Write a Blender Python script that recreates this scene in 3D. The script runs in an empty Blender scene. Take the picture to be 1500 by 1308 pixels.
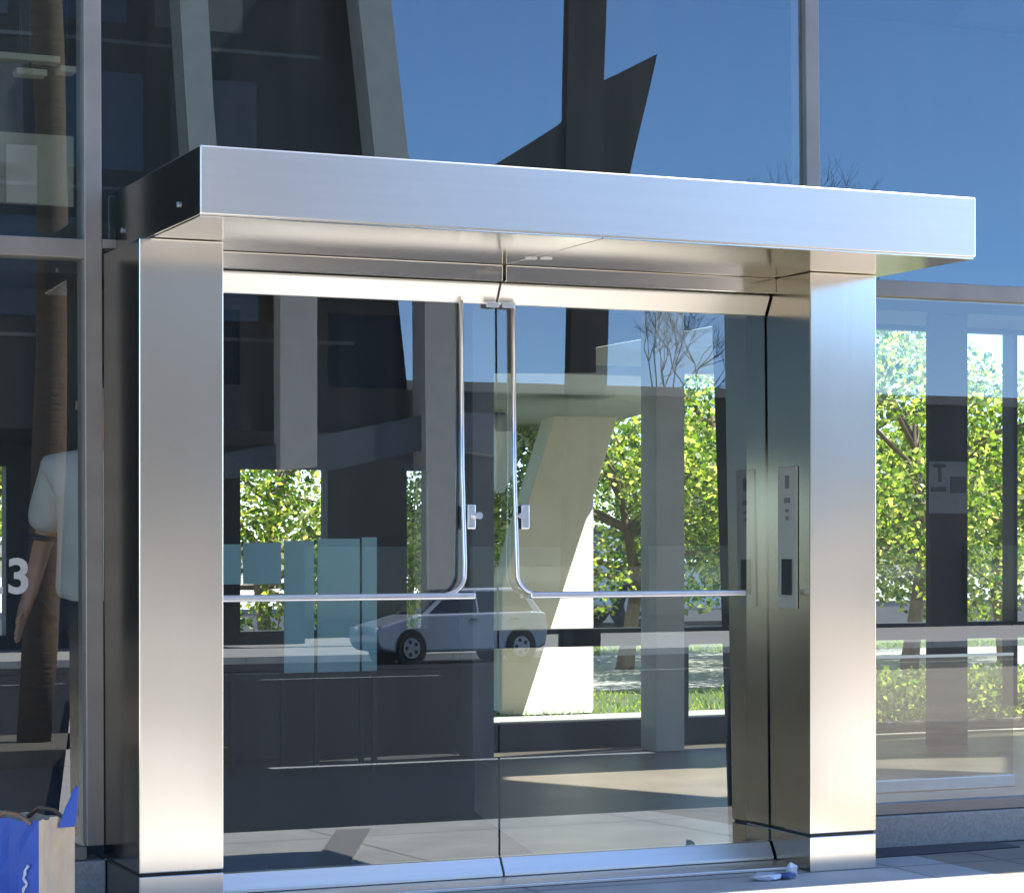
import bpy, bmesh, math, random
from mathutils import Vector, Matrix
random.seed(7)
scn = bpy.context.scene
COL = scn.collection
PI = math.pi
V = Vector

# ------------------------------------------------------------------ camera geometry (photo pixels -> metres)
F = 3429.0
HY = 781.0
TH = math.radians(23.5)
CAM = V((-3.3855, -7.6, 1.27))
FW = V((math.sin(TH), math.cos(TH), 0))
RT = V((math.cos(TH), -math.sin(TH), 0))
TAU = math.radians(0.95)                 # the glazing leans back a little
YD, YP = 0.30, 0.50                      # door plane, curtain wall plane

def ray(px, py):
    return FW + RT * ((px - 750) / F) + V((0, 0, (HY - py) / F))
def T(px, py, Y):                        # seen directly, at world depth Y
    d = ray(px, py); return CAM + d * ((Y - CAM.y) / d.y)
def Tz(px, py, Z):
    return CAM + ray(px, py) * Z
def Th(px, py, z):                       # seen directly, at height z
    d = ray(px, py); return CAM + d * ((z - CAM.z) / d.z)
def _refl(px, py, yg):
    d = ray(px, py); N = V((0, -math.cos(TAU), math.sin(TAU))); P0 = V((0, yg, 0))
    h = CAM + d * ((P0 - CAM).dot(N) / d.dot(N))
    return h, d - 2 * d.dot(N) * N
def M(px, py, Y, yg=YD):                 # seen in the glass, at world depth Y
    h, d = _refl(px, py, yg); return h + d * ((Y - h.y) / d.y)
def Mh(px, py, z, yg=YD):                # seen in the glass, at height z
    h, d = _refl(px, py, yg); return h + d * ((z - h.z) / d.z)

# ------------------------------------------------------------------ materials
def newmat(name):
    m = bpy.data.materials.new(name); m.use_nodes = True
    nt = m.node_tree; nt.nodes.clear()
    out = nt.nodes.new('ShaderNodeOutputMaterial')
    return m, nt, out
def N_(nt, kind, **kw):
    n = nt.nodes.new(kind)
    for k, v in kw.items():
        if k in n.inputs: n.inputs[k].default_value = v
        else: setattr(n, k, v)
    return n
def rgba(c): return (c[0], c[1], c[2], 1)
def ramp(nt, fac, stops):
    r = nt.nodes.new('ShaderNodeValToRGB')
    el = r.color_ramp.elements
    while len(el) < len(stops): el.new(0.5)
    for e, (p, c) in zip(el, stops):
        e.position = p; e.color = rgba(c) if not isinstance(c, float) else (c, c, c, 1)
    nt.links.new(fac, r.inputs['Fac'])
    return r.outputs['Color']
def coords(nt, scale=(1, 1, 1)):
    tc = nt.nodes.new('ShaderNodeNewGeometry')
    mp = nt.nodes.new('ShaderNodeMapping'); mp.inputs['Scale'].default_value = scale
    nt.links.new(tc.outputs['Position'], mp.inputs['Vector'])
    return mp.outputs['Vector']
def mat(name, c, c2=None, rough=0.6, metal=0.0, scale=4.0, bump=0.0, stretch=(1, 1, 1), spec=0.5, rvar=0.0, detail=6.0):
    m, nt, out = newmat(name)
    b = N_(nt, 'ShaderNodeBsdfPrincipled')
    b.inputs['Roughness'].default_value = rough; b.inputs['Metallic'].default_value = metal
    b.inputs['Specular IOR Level'].default_value = spec
    nz = N_(nt, 'ShaderNodeTexNoise'); nz.inputs['Scale'].default_value = scale; nz.inputs['Detail'].default_value = detail
    nt.links.new(coords(nt, stretch), nz.inputs['Vector'])
    c2 = c2 or tuple(x * 0.8 for x in c)
    nt.links.new(ramp(nt, nz.outputs['Fac'], [(0.3, c2), (0.7, c)]), b.inputs['Base Color'])
    if rvar:
        mr = N_(nt, 'ShaderNodeMapRange'); mr.inputs['To Min'].default_value = rough - rvar; mr.inputs['To Max'].default_value = rough + rvar
        nt.links.new(nz.outputs['Fac'], mr.inputs['Value']); nt.links.new(mr.outputs['Result'], b.inputs['Roughness'])
    if bump:
        bp = N_(nt, 'ShaderNodeBump'); bp.inputs['Strength'].default_value = bump; bp.inputs['Distance'].default_value = 0.01
        nt.links.new(nz.outputs['Fac'], bp.inputs['Height']); nt.links.new(bp.outputs['Normal'], b.inputs['Normal'])
    nt.links.new(b.outputs['BSDF'], out.inputs['Surface'])
    return m
def steel(name, c, rough, stretch, rvar=0.04, aniso=0.0, vertical=False, streak=.93, blotch=.2):
    m, nt, out = newmat(name)
    b = N_(nt, 'ShaderNodeBsdfPrincipled'); b.inputs['Metallic'].default_value = 1.0
    if aniso:
        b.inputs['Anisotropic'].default_value = aniso
        if vertical:
            tg = N_(nt, 'ShaderNodeCombineXYZ'); tg.inputs['Z'].default_value = 1.0; tg.inputs['X'].default_value = .001
            nt.links.new(tg.outputs[0], b.inputs['Tangent'])
        else:
            tg = N_(nt, 'ShaderNodeTangent', direction_type='RADIAL', axis='Z')
            nt.links.new(tg.outputs[0], b.inputs['Tangent'])
    fine = N_(nt, 'ShaderNodeTexNoise'); fine.inputs['Scale'].default_value = 1.0; fine.inputs['Detail'].default_value = 4.0
    nt.links.new(coords(nt, stretch), fine.inputs['Vector'])
    big = N_(nt, 'ShaderNodeTexNoise'); big.inputs['Scale'].default_value = 1.9; big.inputs['Detail'].default_value = 0.0
    nt.links.new(coords(nt), big.inputs['Vector'])
    nt.links.new(ramp(nt, fine.outputs['Fac'], [(0.25, tuple(x * streak for x in c)), (0.75, c)]), b.inputs['Base Color'])
    mr = N_(nt, 'ShaderNodeMapRange'); mr.inputs['To Min'].default_value = rough - rvar; mr.inputs['To Max'].default_value = rough + rvar
    nt.links.new(big.outputs['Fac'], mr.inputs['Value']); nt.links.new(mr.outputs['Result'], b.inputs['Roughness'])
    b1 = N_(nt, 'ShaderNodeBump'); b1.inputs['Strength'].default_value = blotch; b1.inputs['Distance'].default_value = 0.02
    nt.links.new(big.outputs['Fac'], b1.inputs['Height'])
    b2 = N_(nt, 'ShaderNodeBump'); b2.inputs['Strength'].default_value = 0.015; b2.inputs['Distance'].default_value = 0.001
    nt.links.new(fine.outputs['Fac'], b2.inputs['Height'])
    nt.links.new(b1.outputs['Normal'], b.inputs['Normal'])
    nt.links.new(b.outputs['BSDF'], out.inputs['Surface'])
    return m
def glass(name, tint, ior, refl=(0.95, 0.96, 0.97), wav=0.0):
    m, nt, out = newmat(name)
    tr = N_(nt, 'ShaderNodeBsdfTransparent'); tr.inputs['Color'].default_value = rgba(tint)
    gl = N_(nt, 'ShaderNodeBsdfGlossy'); gl.inputs['Color'].default_value = rgba(refl); gl.inputs['Roughness'].default_value = 0.0
    if wav:
        nz = N_(nt, 'ShaderNodeTexNoise'); nz.inputs['Scale'].default_value = 1.3; nz.inputs['Detail'].default_value = 1.0
        nt.links.new(coords(nt), nz.inputs['Vector'])
        bp = N_(nt, 'ShaderNodeBump'); bp.inputs['Strength'].default_value = wav; bp.inputs['Distance'].default_value = 0.01
        nt.links.new(nz.outputs['Fac'], bp.inputs['Height']); nt.links.new(bp.outputs['Normal'], gl.inputs['Normal'])
    fr = N_(nt, 'ShaderNodeFresnel'); fr.inputs['IOR'].default_value = ior
    ge = N_(nt, 'ShaderNodeNewGeometry')
    mm = N_(nt, 'ShaderNodeMath', operation='SUBTRACT', use_clamp=True)
    nt.links.new(fr.outputs['Fac'], mm.inputs[0]); nt.links.new(ge.outputs['Backfacing'], mm.inputs[1])
    mx = N_(nt, 'ShaderNodeMixShader')
    nt.links.new(mm.outputs[0], mx.inputs['Fac']); nt.links.new(tr.outputs['BSDF'], mx.inputs[1]); nt.links.new(gl.outputs['BSDF'], mx.inputs[2])
    dn = N_(nt, 'ShaderNodeTexNoise'); dn.inputs['Scale'].default_value = 1.0; dn.inputs['Detail'].default_value = 6.0
    nt.links.new(coords(nt, (9, 9, .8)), dn.inputs['Vector'])
    dr = N_(nt, 'ShaderNodeMapRange'); dr.inputs['From Min'].default_value = .4; dr.inputs['From Max'].default_value = .8
    dr.inputs['To Min'].default_value = .004; dr.inputs['To Max'].default_value = .03
    nt.links.new(dn.outputs['Fac'], dr.inputs['Value'])
    df = N_(nt, 'ShaderNodeBsdfDiffuse'); df.inputs['Color'].default_value = (.55, .53, .48, 1)
    m3 = N_(nt, 'ShaderNodeMixShader')
    nt.links.new(dr.outputs['Result'], m3.inputs['Fac']); nt.links.new(mx.outputs['Shader'], m3.inputs[1]); nt.links.new(df.outputs['BSDF'], m3.inputs[2])
    nt.links.new(m3.outputs['Shader'], out.inputs['Surface'])
    return m
def clear(name, tint):
    m, nt, out = newmat(name)
    tr = N_(nt, 'ShaderNodeBsdfTransparent'); tr.inputs['Color'].default_value = rgba(tint)
    nt.links.new(tr.outputs['BSDF'], out.inputs['Surface'])
    return m
def leafmat(name, stops, trans=0.5):
    m, nt, out = newmat(name)
    g = N_(nt, 'ShaderNodeNewGeometry')
    col = ramp(nt, g.outputs['Random Per Island'], stops)
    d = N_(nt, 'ShaderNodeBsdfPrincipled'); d.inputs['Roughness'].default_value = 0.45
    t = N_(nt, 'ShaderNodeBsdfTranslucent')
    mx = N_(nt, 'ShaderNodeMixShader'); mx.inputs['Fac'].default_value = trans
    nt.links.new(col, d.inputs['Base Color'])
    gm = N_(nt, 'ShaderNodeMixRGB', blend_type='MULTIPLY'); gm.inputs['Fac'].default_value = 1.0
    gm.inputs['Color2'].default_value = (2.3, 2.2, 1.2, 1); nt.links.new(col, gm.inputs['Color1'])
    nt.links.new(gm.outputs['Color'], t.inputs['Color'])
    nt.links.new(d.outputs['BSDF'], mx.inputs[1]); nt.links.new(t.outputs['BSDF'], mx.inputs[2])
    nt.links.new(mx.outputs['Shader'], out.inputs['Surface'])
    return m
def paving(name, c1, c2, mortar, w, h, rough=0.75, msize=0.012):
    m, nt, out = newmat(name)
    b = N_(nt, 'ShaderNodeBsdfPrincipled'); b.inputs['Roughness'].default_value = rough
    br = N_(nt, 'ShaderNodeTexBrick'); br.offset = 0.0
    br.inputs['Color1'].default_value = rgba(c1); br.inputs['Color2'].default_value = rgba(c2); br.inputs['Mortar'].default_value = rgba(mortar)
    br.inputs['Scale'].default_value = 1.0; br.inputs['Mortar Size'].default_value = msize
    br.inputs['Brick Width'].default_value = w; br.inputs['Row Height'].default_value = h
    nt.links.new(coords(nt), br.inputs['Vector'])
    nz = N_(nt, 'ShaderNodeTexNoise'); nz.inputs['Scale'].default_value = 3.0; nz.inputs['Detail'].default_value = 8.0
    nt.links.new(coords(nt), nz.inputs['Vector'])
    mx = N_(nt, 'ShaderNodeMixRGB', blend_type='MULTIPLY'); mx.inputs['Fac'].default_value = 1.0
    nt.links.new(br.outputs['Color'], mx.inputs['Color1'])
    nt.links.new(ramp(nt, nz.outputs['Fac'], [(0.3, 0.78), (0.7, 1.0)]), mx.inputs['Color2'])
    nt.links.new(mx.outputs['Color'], b.inputs['Base Color'])
    bp = N_(nt, 'ShaderNodeBump'); bp.inputs['Strength'].default_value = 0.15; bp.inputs['Distance'].default_value = 0.004
    nt.links.new(nz.outputs['Fac'], bp.inputs['Height']); nt.links.new(bp.outputs['Normal'], b.inputs['Normal'])
    nt.links.new(b.outputs['BSDF'], out.inputs['Surface'])
    return m

m_steel_v = steel('brushed_steel_post', (.90, .845, .755), .215, (40, 40, 1.5), rvar=.045, aniso=.5, streak=.95, blotch=.22)
m_steel_h = steel('brushed_steel_canopy', (.98, .915, .81), .34, (1.2, 60, 60), aniso=.6, vertical=True, streak=.96, blotch=.10)
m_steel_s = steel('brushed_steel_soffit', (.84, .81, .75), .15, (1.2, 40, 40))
m_steel_dim = steel('dimmed_steel_return', (.27, .24, .18), .17, (60, 60, 1.2), rvar=.03)  # portal steel again, colour darkened to stand for dim reflections on side faces
m_steel_b = steel('brushed_steel_rail', (.93, .90, .84), .40, (1.2, 40, 40), rvar=.05)
m_chrome = mat('polished_metal', (.82, .83, .85), (.76, .77, .79), rough=.30, metal=1, scale=30, rvar=.05)
m_bronze = mat('bronze_frame', (.34, .30, .26), (.28, .25, .22), rough=.42, metal=.55, scale=6, rvar=.06)
m_black = mat('black_rubber', (.012, .012, .013), (.008, .008, .008), rough=.5, scale=20)
m_glass = glass('reflective_glass', (.88, .93, .90), 2.58, (.70, .90, 1.0), wav=.03)
m_glass2 = glass('lower_pane_glass', (.90, .94, .92), 2.3, (.93, .97, 1.0), wav=.012)
m_dglass = glass('door_glass', (.90, .95, .92), 2.42, (.88, .96, 1.0), wav=.010)
m_clear = clear('glass_body', (.97, .985, .98))
m_edge = mat('glass_edge', (.30, .45, .42), rough=.15, scale=10)
m_rear = glass('rear_glass', (.95, .97, .96), 1.5)
m_blueglass, nt_, out_ = newmat('blue_tinted_film')
_t = N_(nt_, 'ShaderNodeBsdfTranslucent'); _t.inputs['Color'].default_value = (.03, .055, .08, 1)
nt_.links.new(_t.outputs[0], out_.inputs['Surface'])
m_plaza = paving('plaza_concrete', (.56, .54, .505), (.53, .51, .48), (.34, .33, .31), 1.5, 1.5)
m_tan = paving('tan_paving', (.35, .295, .23), (.325, .275, .21), (.22, .19, .15), 2, 2)
m_curb = mat('grey_granite', (.42, .40, .37), (.30, .285, .265), rough=.35, scale=90)
m_dark_patch = mat('dark_patch_finish', (.045, .047, .055), (.03, .03, .036), rough=.4, scale=60)
m_floor = mat('lobby_floor_stone', (.24, .20, .16), (.19, .16, .125), rough=.38, scale=3, rvar=.06)
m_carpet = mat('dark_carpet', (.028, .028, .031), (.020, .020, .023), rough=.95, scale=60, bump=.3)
m_terrace = paving('terrace_concrete', (.46, .44, .40), (.43, .41, .38), (.28, .27, .25), 2, 2)
m_asphalt = mat('asphalt', (.023, .023, .026), (.016, .016, .018), rough=.85, spec=.2, scale=30, bump=.3)
m_paint = mat('road_paint', (.62, .62, .58), (.45, .45, .42), rough=.7, scale=25)
m_earth = mat('dry_ground', (.16, .14, .10), (.11, .10, .075), rough=.95, scale=2, bump=.3)
m_soil = mat('lawn_soil', (.09, .11, .035), (.06, .08, .025), rough=.95, scale=8, bump=.4)
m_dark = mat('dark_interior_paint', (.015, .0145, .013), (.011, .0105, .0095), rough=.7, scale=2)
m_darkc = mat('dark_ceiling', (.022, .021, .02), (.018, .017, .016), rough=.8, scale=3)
m_grey = mat('grey_column_paint', (.52, .45, .35), (.45, .39, .30), rough=.6, scale=3)
m_greyd = mat('dark_grey_column', (.14, .135, .13), (.115, .11, .105), rough=.6, scale=3)
m_conc = mat('board_concrete', (.66, .60, .44), (.58, .525, .385), rough=.85, scale=3, bump=.2)
m_conc_lit = mat('sunlit_concrete', (.82, .80, .74), (.76, .74, .68), rough=.8, scale=3)  # pylon concrete again, whitened to stand for its sunlit side
m_slab = mat('grey_blue_soffit', (.42, .45, .48), (.37, .395, .42), rough=.7, scale=2)
m_beige = mat('beige_fascia', (.80, .75, .65), (.73, .685, .595), rough=.8, scale=3)
m_office = mat('dark_cladding', (.021, .020, .018), (.015, .015, .014), rough=.55, scale=1.2)
m_fin = mat('grey_concrete_leg', (.46, .43, .385), (.39, .365, .325), rough=.8, scale=2.5, bump=.15)
m_beam = mat('blue_grey_cladding', (.075, .085, .105), (.06, .068, .085), rough=.5, scale=2)
m_pole = mat('dark_steel', (.016, .014, .010), (.012, .010, .008), rough=.55, scale=5)
m_bark = mat('bark', (.30, .21, .12), (.17, .11, .06), rough=.9, scale=14, bump=.6, stretch=(1, 1, .3))
m_palm = mat('palm_bark', (.15, .092, .05), (.09, .055, .03), rough=.9, scale=9, bump=.8, stretch=(1, 1, 4))
m_twig = mat('bare_twig', (.06, .05, .04), (.04, .033, .027), rough=.9, scale=8)
m_leafA = leafmat('leaf_bright', [(0, (.03, .07, .010)), (.4, (.10, .18, .022)), (.72, (.30, .37, .06)), (1, (.55, .52, .24))], .55)
m_leafB = leafmat('leaf_mid', [(0, (.05, .11, .014)), (.5, (.15, .25, .03)), (1, (.36, .40, .08))], .55)
m_frond = leafmat('palm_frond', [(0, (.04, .08, .015)), (1, (.10, .15, .03))], .3)
m_grass = leafmat('grass_blade', [(0, (.07, .13, .02)), (.6, (.16, .26, .04)), (1, (.28, .34, .07))], .45)
m_silver = mat('silver_car_paint', (.36, .40, .47), (.34, .38, .45), rough=.28, metal=.3, scale=3)
m_whitecar = mat('white_car_paint', (.80, .80, .79), (.76, .76, .75), rough=.3, scale=3)
m_carglass = mat('car_window', (.015, .018, .022), (.01, .012, .015), rough=.06, scale=3, spec=.8)
m_tyre = mat('tyre', (.015, .015, .015), rough=.8, scale=20)
m_rim = mat('wheel_rim', (.55, .56, .58), rough=.3, metal=.9, scale=10)
m_lens_glint = mat('lens_and_glint', (.75, .75, .72), rough=.15, scale=10)
m_red = mat('tail_lens', (.35, .03, .02), rough=.2, scale=10)
m_kraft = mat('kraft_paper', (.56, .43, .29), (.47, .36, .24), rough=.8, scale=12, bump=.25)
m_kraftd = mat('kraft_inside', (.20, .12, .07), (.13, .08, .05), rough=.85, scale=12)
m_bluep = mat('blue_print', (.022, .075, .36), (.016, .055, .28), rough=.55, scale=9, bump=.15)
m_ink = mat('pale_ink', (.45, .50, .60), (.30, .36, .50), rough=.6, scale=20)
m_digit = mat('white_vinyl', (.52, .50, .45), (.44, .42, .38), rough=.5, scale=20)
m_plate = mat('reader_plate', (.42, .40, .34), (.37, .35, .30), rough=.42, metal=.7, scale=8)
m_mark = mat('engraved_mark', (.12, .125, .115), rough=.5, scale=20)
m_litter = mat('crumpled_foil', (.75, .80, .85), (.45, .52, .65), rough=.35, metal=.3, scale=25)
m_litterb = mat('blue_wrapper', (.04, .10, .28), (.02, .05, .14), rough=.4, scale=20)
m_skin = mat('skin', (.42, .22, .14), (.37, .19, .12), rough=.5, scale=10)
m_shirt = mat('white_shirt', (.46, .44, .40), (.38, .365, .33), rough=.9, scale=5, bump=1.0)
m_navy = mat('navy_trim', (.02, .02, .05), rough=.8, scale=10)
m_trouser = mat('black_trousers', (.015, .015, .018), (.01, .01, .012), rough=.85, scale=10)
m_shoe = mat('pale_shoe', (.45, .43, .40), (.35, .33, .31), rough=.6, scale=12)
m_hair = mat('dark_hair', (.012, .010, .008), rough=.5, scale=40)
m_screenp = mat('notice_paper', (.17, .165, .165), (.14, .135, .135), rough=.6, scale=6)
m_panel = mat('pale_wall_panel', (.30, .29, .23), (.26, .25, .20), rough=.7, scale=3)
m_bin = mat('dark_bin', (.02, .022, .026), (.015, .016, .02), rough=.4, scale=10)
m_frost, nt_, out_ = newmat('frosted_teal_film')
_a = N_(nt_, 'ShaderNodeBsdfTranslucent'); _a.inputs['Color'].default_value = (.62, .84, .82, 1)
_b = N_(nt_, 'ShaderNodeBsdfDiffuse'); _b.inputs['Color'].default_value = (.58, .76, .76, 1)
_m = N_(nt_, 'ShaderNodeMixShader'); _m.inputs['Fac'].default_value = .5
nt_.links.new(_a.outputs[0], _m.inputs[1]); nt_.links.new(_b.outputs[0], _m.inputs[2]); nt_.links.new(_m.outputs[0], out_.inputs['Surface'])

# ------------------------------------------------------------------ mesh helpers
ORG = {}
def tag(o, label=None, cat=None, group=None, kind=None):
    if label: o['label'] = label
    if cat: o['category'] = cat
    if group: o['group'] = group
    if kind: o['kind'] = kind
    return o
def thing(name, loc, label, cat, group=None):
    o = bpy.data.objects.new(name, None); COL.objects.link(o); o.location = loc
    o.empty_display_size = .2
    ORG[o.name] = V(loc); return tag(o, label, cat, group)
class MB:
    def __init__(s): s.bm = bmesh.new()
    def box(s, x0, x1, y0, y1, z0, z1, mi=0):
        vs = [s.bm.verts.new((x, y, z)) for z in (z0, z1) for x, y in ((x0, y0), (x1, y0), (x1, y1), (x0, y1))]
        for q in ((3, 2, 1, 0), (4, 5, 6, 7), (0, 1, 5, 4), (1, 2, 6, 5), (2, 3, 7, 6), (3, 0, 4, 7)):
            s.bm.faces.new([vs[i] for i in q]).material_index = mi
        return s
    def prism(s, pts, vec, mi=0):
        a = [s.bm.verts.new(p) for p in pts]; b = [s.bm.verts.new(V(p) + V(vec)) for p in pts]
        n = len(a)
        s.bm.faces.new(a[::-1]).material_index = mi; s.bm.faces.new(b).material_index = mi
        for i in range(n):
            s.bm.faces.new((a[i], a[(i + 1) % n], b[(i + 1) % n], b[i])).material_index = mi
        return s
    def hexa(s, a, b, mi=0):               # two matching quads
        A = [s.bm.verts.new(p) for p in a]; B = [s.bm.verts.new(p) for p in b]
        s.bm.faces.new(A[::-1]).material_index = mi; s.bm.faces.new(B).material_index = mi
        for i in range(len(A)):
            j = (i + 1) % len(A); s.bm.faces.new((A[i], A[j], B[j], B[i])).material_index = mi
        return s
    def face(s, pts, mi=0):
        s.bm.faces.new([s.bm.verts.new(p) for p in pts]).material_index = mi; return s
    def tube(s, pts, rad, n=8, mi=0, caps=True):
        pts = [V(p) for p in pts]
        if not isinstance(rad, (list, tuple)): rad = [rad] * len(pts)
        rings = []
        up = None
        for i, p in enumerate(pts):
            d = (pts[min(i + 1, len(pts) - 1)] - pts[max(i - 1, 0)]).normalized()
            if up is None:
                up = d.orthogonal().normalized()
            else:
                up = (up - d * up.dot(d))
                up = up.normalized() if up.length > 1e-6 else d.orthogonal().normalized()
            w = d.cross(up)
            rings.append([s.bm.verts.new(p + (up * math.cos(2 * PI * k / n) + w * math.sin(2 * PI * k / n)) * rad[i]) for k in range(n)])
        for a, b in zip(rings, rings[1:]):
            for k in range(n):
                s.bm.faces.new((a[k], a[(k + 1) % n], b[(k + 1) % n], b[k])).material_index = mi
        if caps:
            s.bm.faces.new(rings[0][::-1]).material_index = mi; s.bm.faces.new(rings[-1]).material_index = mi
        return s
    def ball(s, c, r, seg=10, sq=(1, 1, 1), mi=0):
        m = Matrix.Translation(V(c)) @ Matrix.Diagonal((r * sq[0], r * sq[1], r * sq[2], 1))
        g = bmesh.ops.create_uvsphere(s.bm, u_segments=seg, v_segments=max(5, seg // 2 + 1), radius=1, matrix=m)
        for v in g['verts']:
            for f in v.link_faces: f.material_index = mi
        return s
    def build(s, name, mats, parent=None, bevel=0, seg=2, smooth=False, origin=None, recalc=True):
        bm = s.bm
        if recalc: bmesh.ops.recalc_face_normals(bm, faces=bm.faces)
        if bevel:
            bmesh.ops.bevel(bm, geom=list(bm.edges), offset=bevel, segments=seg, profile=.5, affect='EDGES', clamp_overlap=True)
        me = bpy.data.meshes.new(name)
        if parent is not None:
            o0 = ORG[parent.name]
        elif origin is not None:
            o0 = V(origin)
        else:
            xs = [v.co for v in bm.verts]
            lo = V([min(c[i] for c in xs) for i in range(3)]); hi = V([max(c[i] for c in xs) for i in range(3)])
            o0 = V(((lo.x + hi.x) / 2, (lo.y + hi.y) / 2, lo.z))
        bmesh.ops.translate(bm, verts=bm.verts, vec=-o0)
        bm.to_mesh(me); bm.free()
        if not isinstance(mats, (list, tuple)): mats = [mats]
        for m in mats: me.materials.append(m)
        if smooth:
            for p in me.polygons: p.use_smooth = True
        ob = bpy.data.objects.new(name, me); COL.objects.link(ob)
        if parent is not None: ob.parent = parent
        else: ob.location = o0
        ORG[ob.name] = o0
        return ob
def struct(name, mb, m):
    return tag(mb.build(name, m), kind='structure')
def xat(px, Y): return T(px, HY, Y).x
def zat(px, py, Y): return T(px, py, Y).z

def pane(mb_x0, x1, z0, z1, y0, name, parent, m, t=.012):
    b = MB(); tn = math.tan(TAU)
    f = [(mb_x0, y0 + z0 * tn, z0), (x1, y0 + z0 * tn, z0), (x1, y0 + z1 * tn, z1), (mb_x0, y0 + z1 * tn, z1)]
    k = [(p[0], p[1] + t, p[2]) for p in f]
    b.face(f, 0); b.face(k[::-1], 1)
    for i in range(4):
        j = (i + 1) % 4
        b.face([f[j], f[i], k[i], k[j]], 2)
    bmesh.ops.remove_doubles(b.bm, verts=b.bm.verts, dist=1e-5)
    return b.build(name, [m, m_clear, m_clear], parent)

# ------------------------------------------------------------------ ground
struct('ground', MB().box(-260, 300, -260, 400, -.5, -.16), m_earth)
struct('plaza', MB().box(-40, 1.75, -1.95, .30, -.3, 0), m_plaza)
struct('plaza', MB().box(1.751, 40, -1.95, .30, -.3, 0), m_tan)
struct('road', MB().box(-60, 90, -37.2, -1.95, -.3, -.12), m_asphalt)
def gz(pts, z): return [V((x, y, -.3)) for x, y in pts], (0, 0, z + .3)
for nm, pts, mm_ in (('reflector_forecourt', [(2.3, -1.951), (3.05, -1.951), (6.9, -8), (5.6, -8)], m_plaza), ('tan_paving', [(3.051, -1.951), (40, -1.951), (40, -8), (6.901, -8)], m_tan), ('reflector_forecourt', [(-40, -1.951), (-1.85, -1.951), (-.85, -8), (-40, -8)], m_plaza),  # forecourt wedges added as pale ground for the steel to reflect
                     ('reflector_path', [(-1.05, -1.951), (-.47, -1.951), (4.7, -20), (3.15, -20)], m_plaza),  # bright strip added so the left post reflects pale ground
                     ('tan_paving', [(5.6, -8.001), (60, -8.001), (60, -20), (12.2, -20)], m_tan), ('tan_paving', [(-60, -8.001), (-.85, -8.001), (1.0, -20), (-60, -20)], m_tan)):
    p_, v_ = gz(pts, 0); struct(nm, MB().prism(p_, v_), mm_)
rm = MB()
for yy in (-7.6, -27.0):
    for i in range(14):
        rm.box(-28.4 + i * 6, -25.4 + i * 6, yy, yy + .12, -.13, -.116)
struct('road_marking', rm, m_paint)
struct('far_pavement', MB().box(-60, 90, -62, -37.2, -.3, .02), m_plaza)
struct('lobby_floor', MB().box(-6, 10, .30, 5.05, -.3, -.002), m_floor)
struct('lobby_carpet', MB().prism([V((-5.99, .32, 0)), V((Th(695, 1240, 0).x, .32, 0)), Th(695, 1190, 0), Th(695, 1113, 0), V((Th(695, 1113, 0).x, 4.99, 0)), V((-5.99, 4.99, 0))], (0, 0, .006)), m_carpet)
struct('terrace', MB().box(-8, 14, 5.05, 7.4, -.3, -.01), m_terrace)
struct('back_path', MB().box(4.3, 30, 9.6, 14.5, -.3, -.008), m_terrace)
struct('lawn', MB().box(-20, 40, 7.4, 20, -.3, -.02), m_soil)
struct('back_road', MB().box(-60, 90, 20, 30, -.3, -.10), m_asphalt)
struct('back_pavement', MB().box(-60, 90, 30, 60, -.3, .0), m_terrace)
# flat dark patch on the ground beside the portal
struct('dark_patch', MB().prism([Th(px, py, .0) for px, py in ((1262, 1258), (1330, 1253.5), (1494, 1241), (1470, 1236), (1398, 1230), (1262, 1234))][::1], (0, 0, .005)), m_dark_patch)

# ------------------------------------------------------------------ entrance portal
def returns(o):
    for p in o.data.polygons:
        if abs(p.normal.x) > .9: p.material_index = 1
HW = 1.4275; PW = .29; ZS = 2.25; ZC = 2.47
portal = thing('entrance_portal', (0, 0, 0), 'brushed stainless steel portal with square posts, deep flat canopy and double glass doors', 'entrance')
for s in (-1, 1):
    a, b = (-HW, -HW + PW) if s < 0 else (HW - PW, HW)
    p = MB().box(a, b, 0, .49, .142, ZS - .002).build('post', [m_steel_v, m_steel_dim], portal, bevel=.004); returns(p)
    returns(MB().box(a, b, 0, .49, .0, .132).build('base_block', [m_steel_v, m_steel_dim], p, bevel=.004))
    MB().box(a + .008, b - .008, .008, .48, .128, .146).build('shadow_gap', m_black, p)
can = MB().box(-1.385, 1.478, -.58, .49, ZS + .006, ZC).build('canopy', [m_steel_h, m_steel_dim], portal, bevel=.005); returns(can)
for a, b in ((-1.381, -.002), (.002, 1.474)):
    MB().box(a, b, -.57, .48, ZS, ZS + .012).build('soffit_panel', m_steel_s, can, bevel=.0015)
for px in (778, 800):  # pale discs standing in for a bright reflection in the soffit
    c = Th(px, 379, ZS)
    MB().tube([(c.x, c.y, ZS - .004), (c.x, c.y, ZS + .004)], .022, 20).build('glint_disc', m_lens_glint, can)
for px, py in ((262, 300), (180, 338)):
    d = ray(px, py); k_ = (-1.385 - CAM.x) / d.x; q = CAM + d * k_
    MB().tube([(-1.386, q.y, q.z), (-1.391, q.y, q.z)], .009, 14).build('fixing', m_chrome, can)
XI = HW - PW
MB().box(-XI, -.006, YD - .045, YD + .06, 2.19, ZS - .001).box(.006, XI, YD - .045, YD + .06, 2.19, ZS - .001).build('header', m_steel_s, portal, bevel=.003)
MB().box(-XI, XI, YD - .22, YD + .06, .002, .014).build('threshold', m_steel_b, portal, bevel=.003)
tn = math.tan(TAU)
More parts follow.
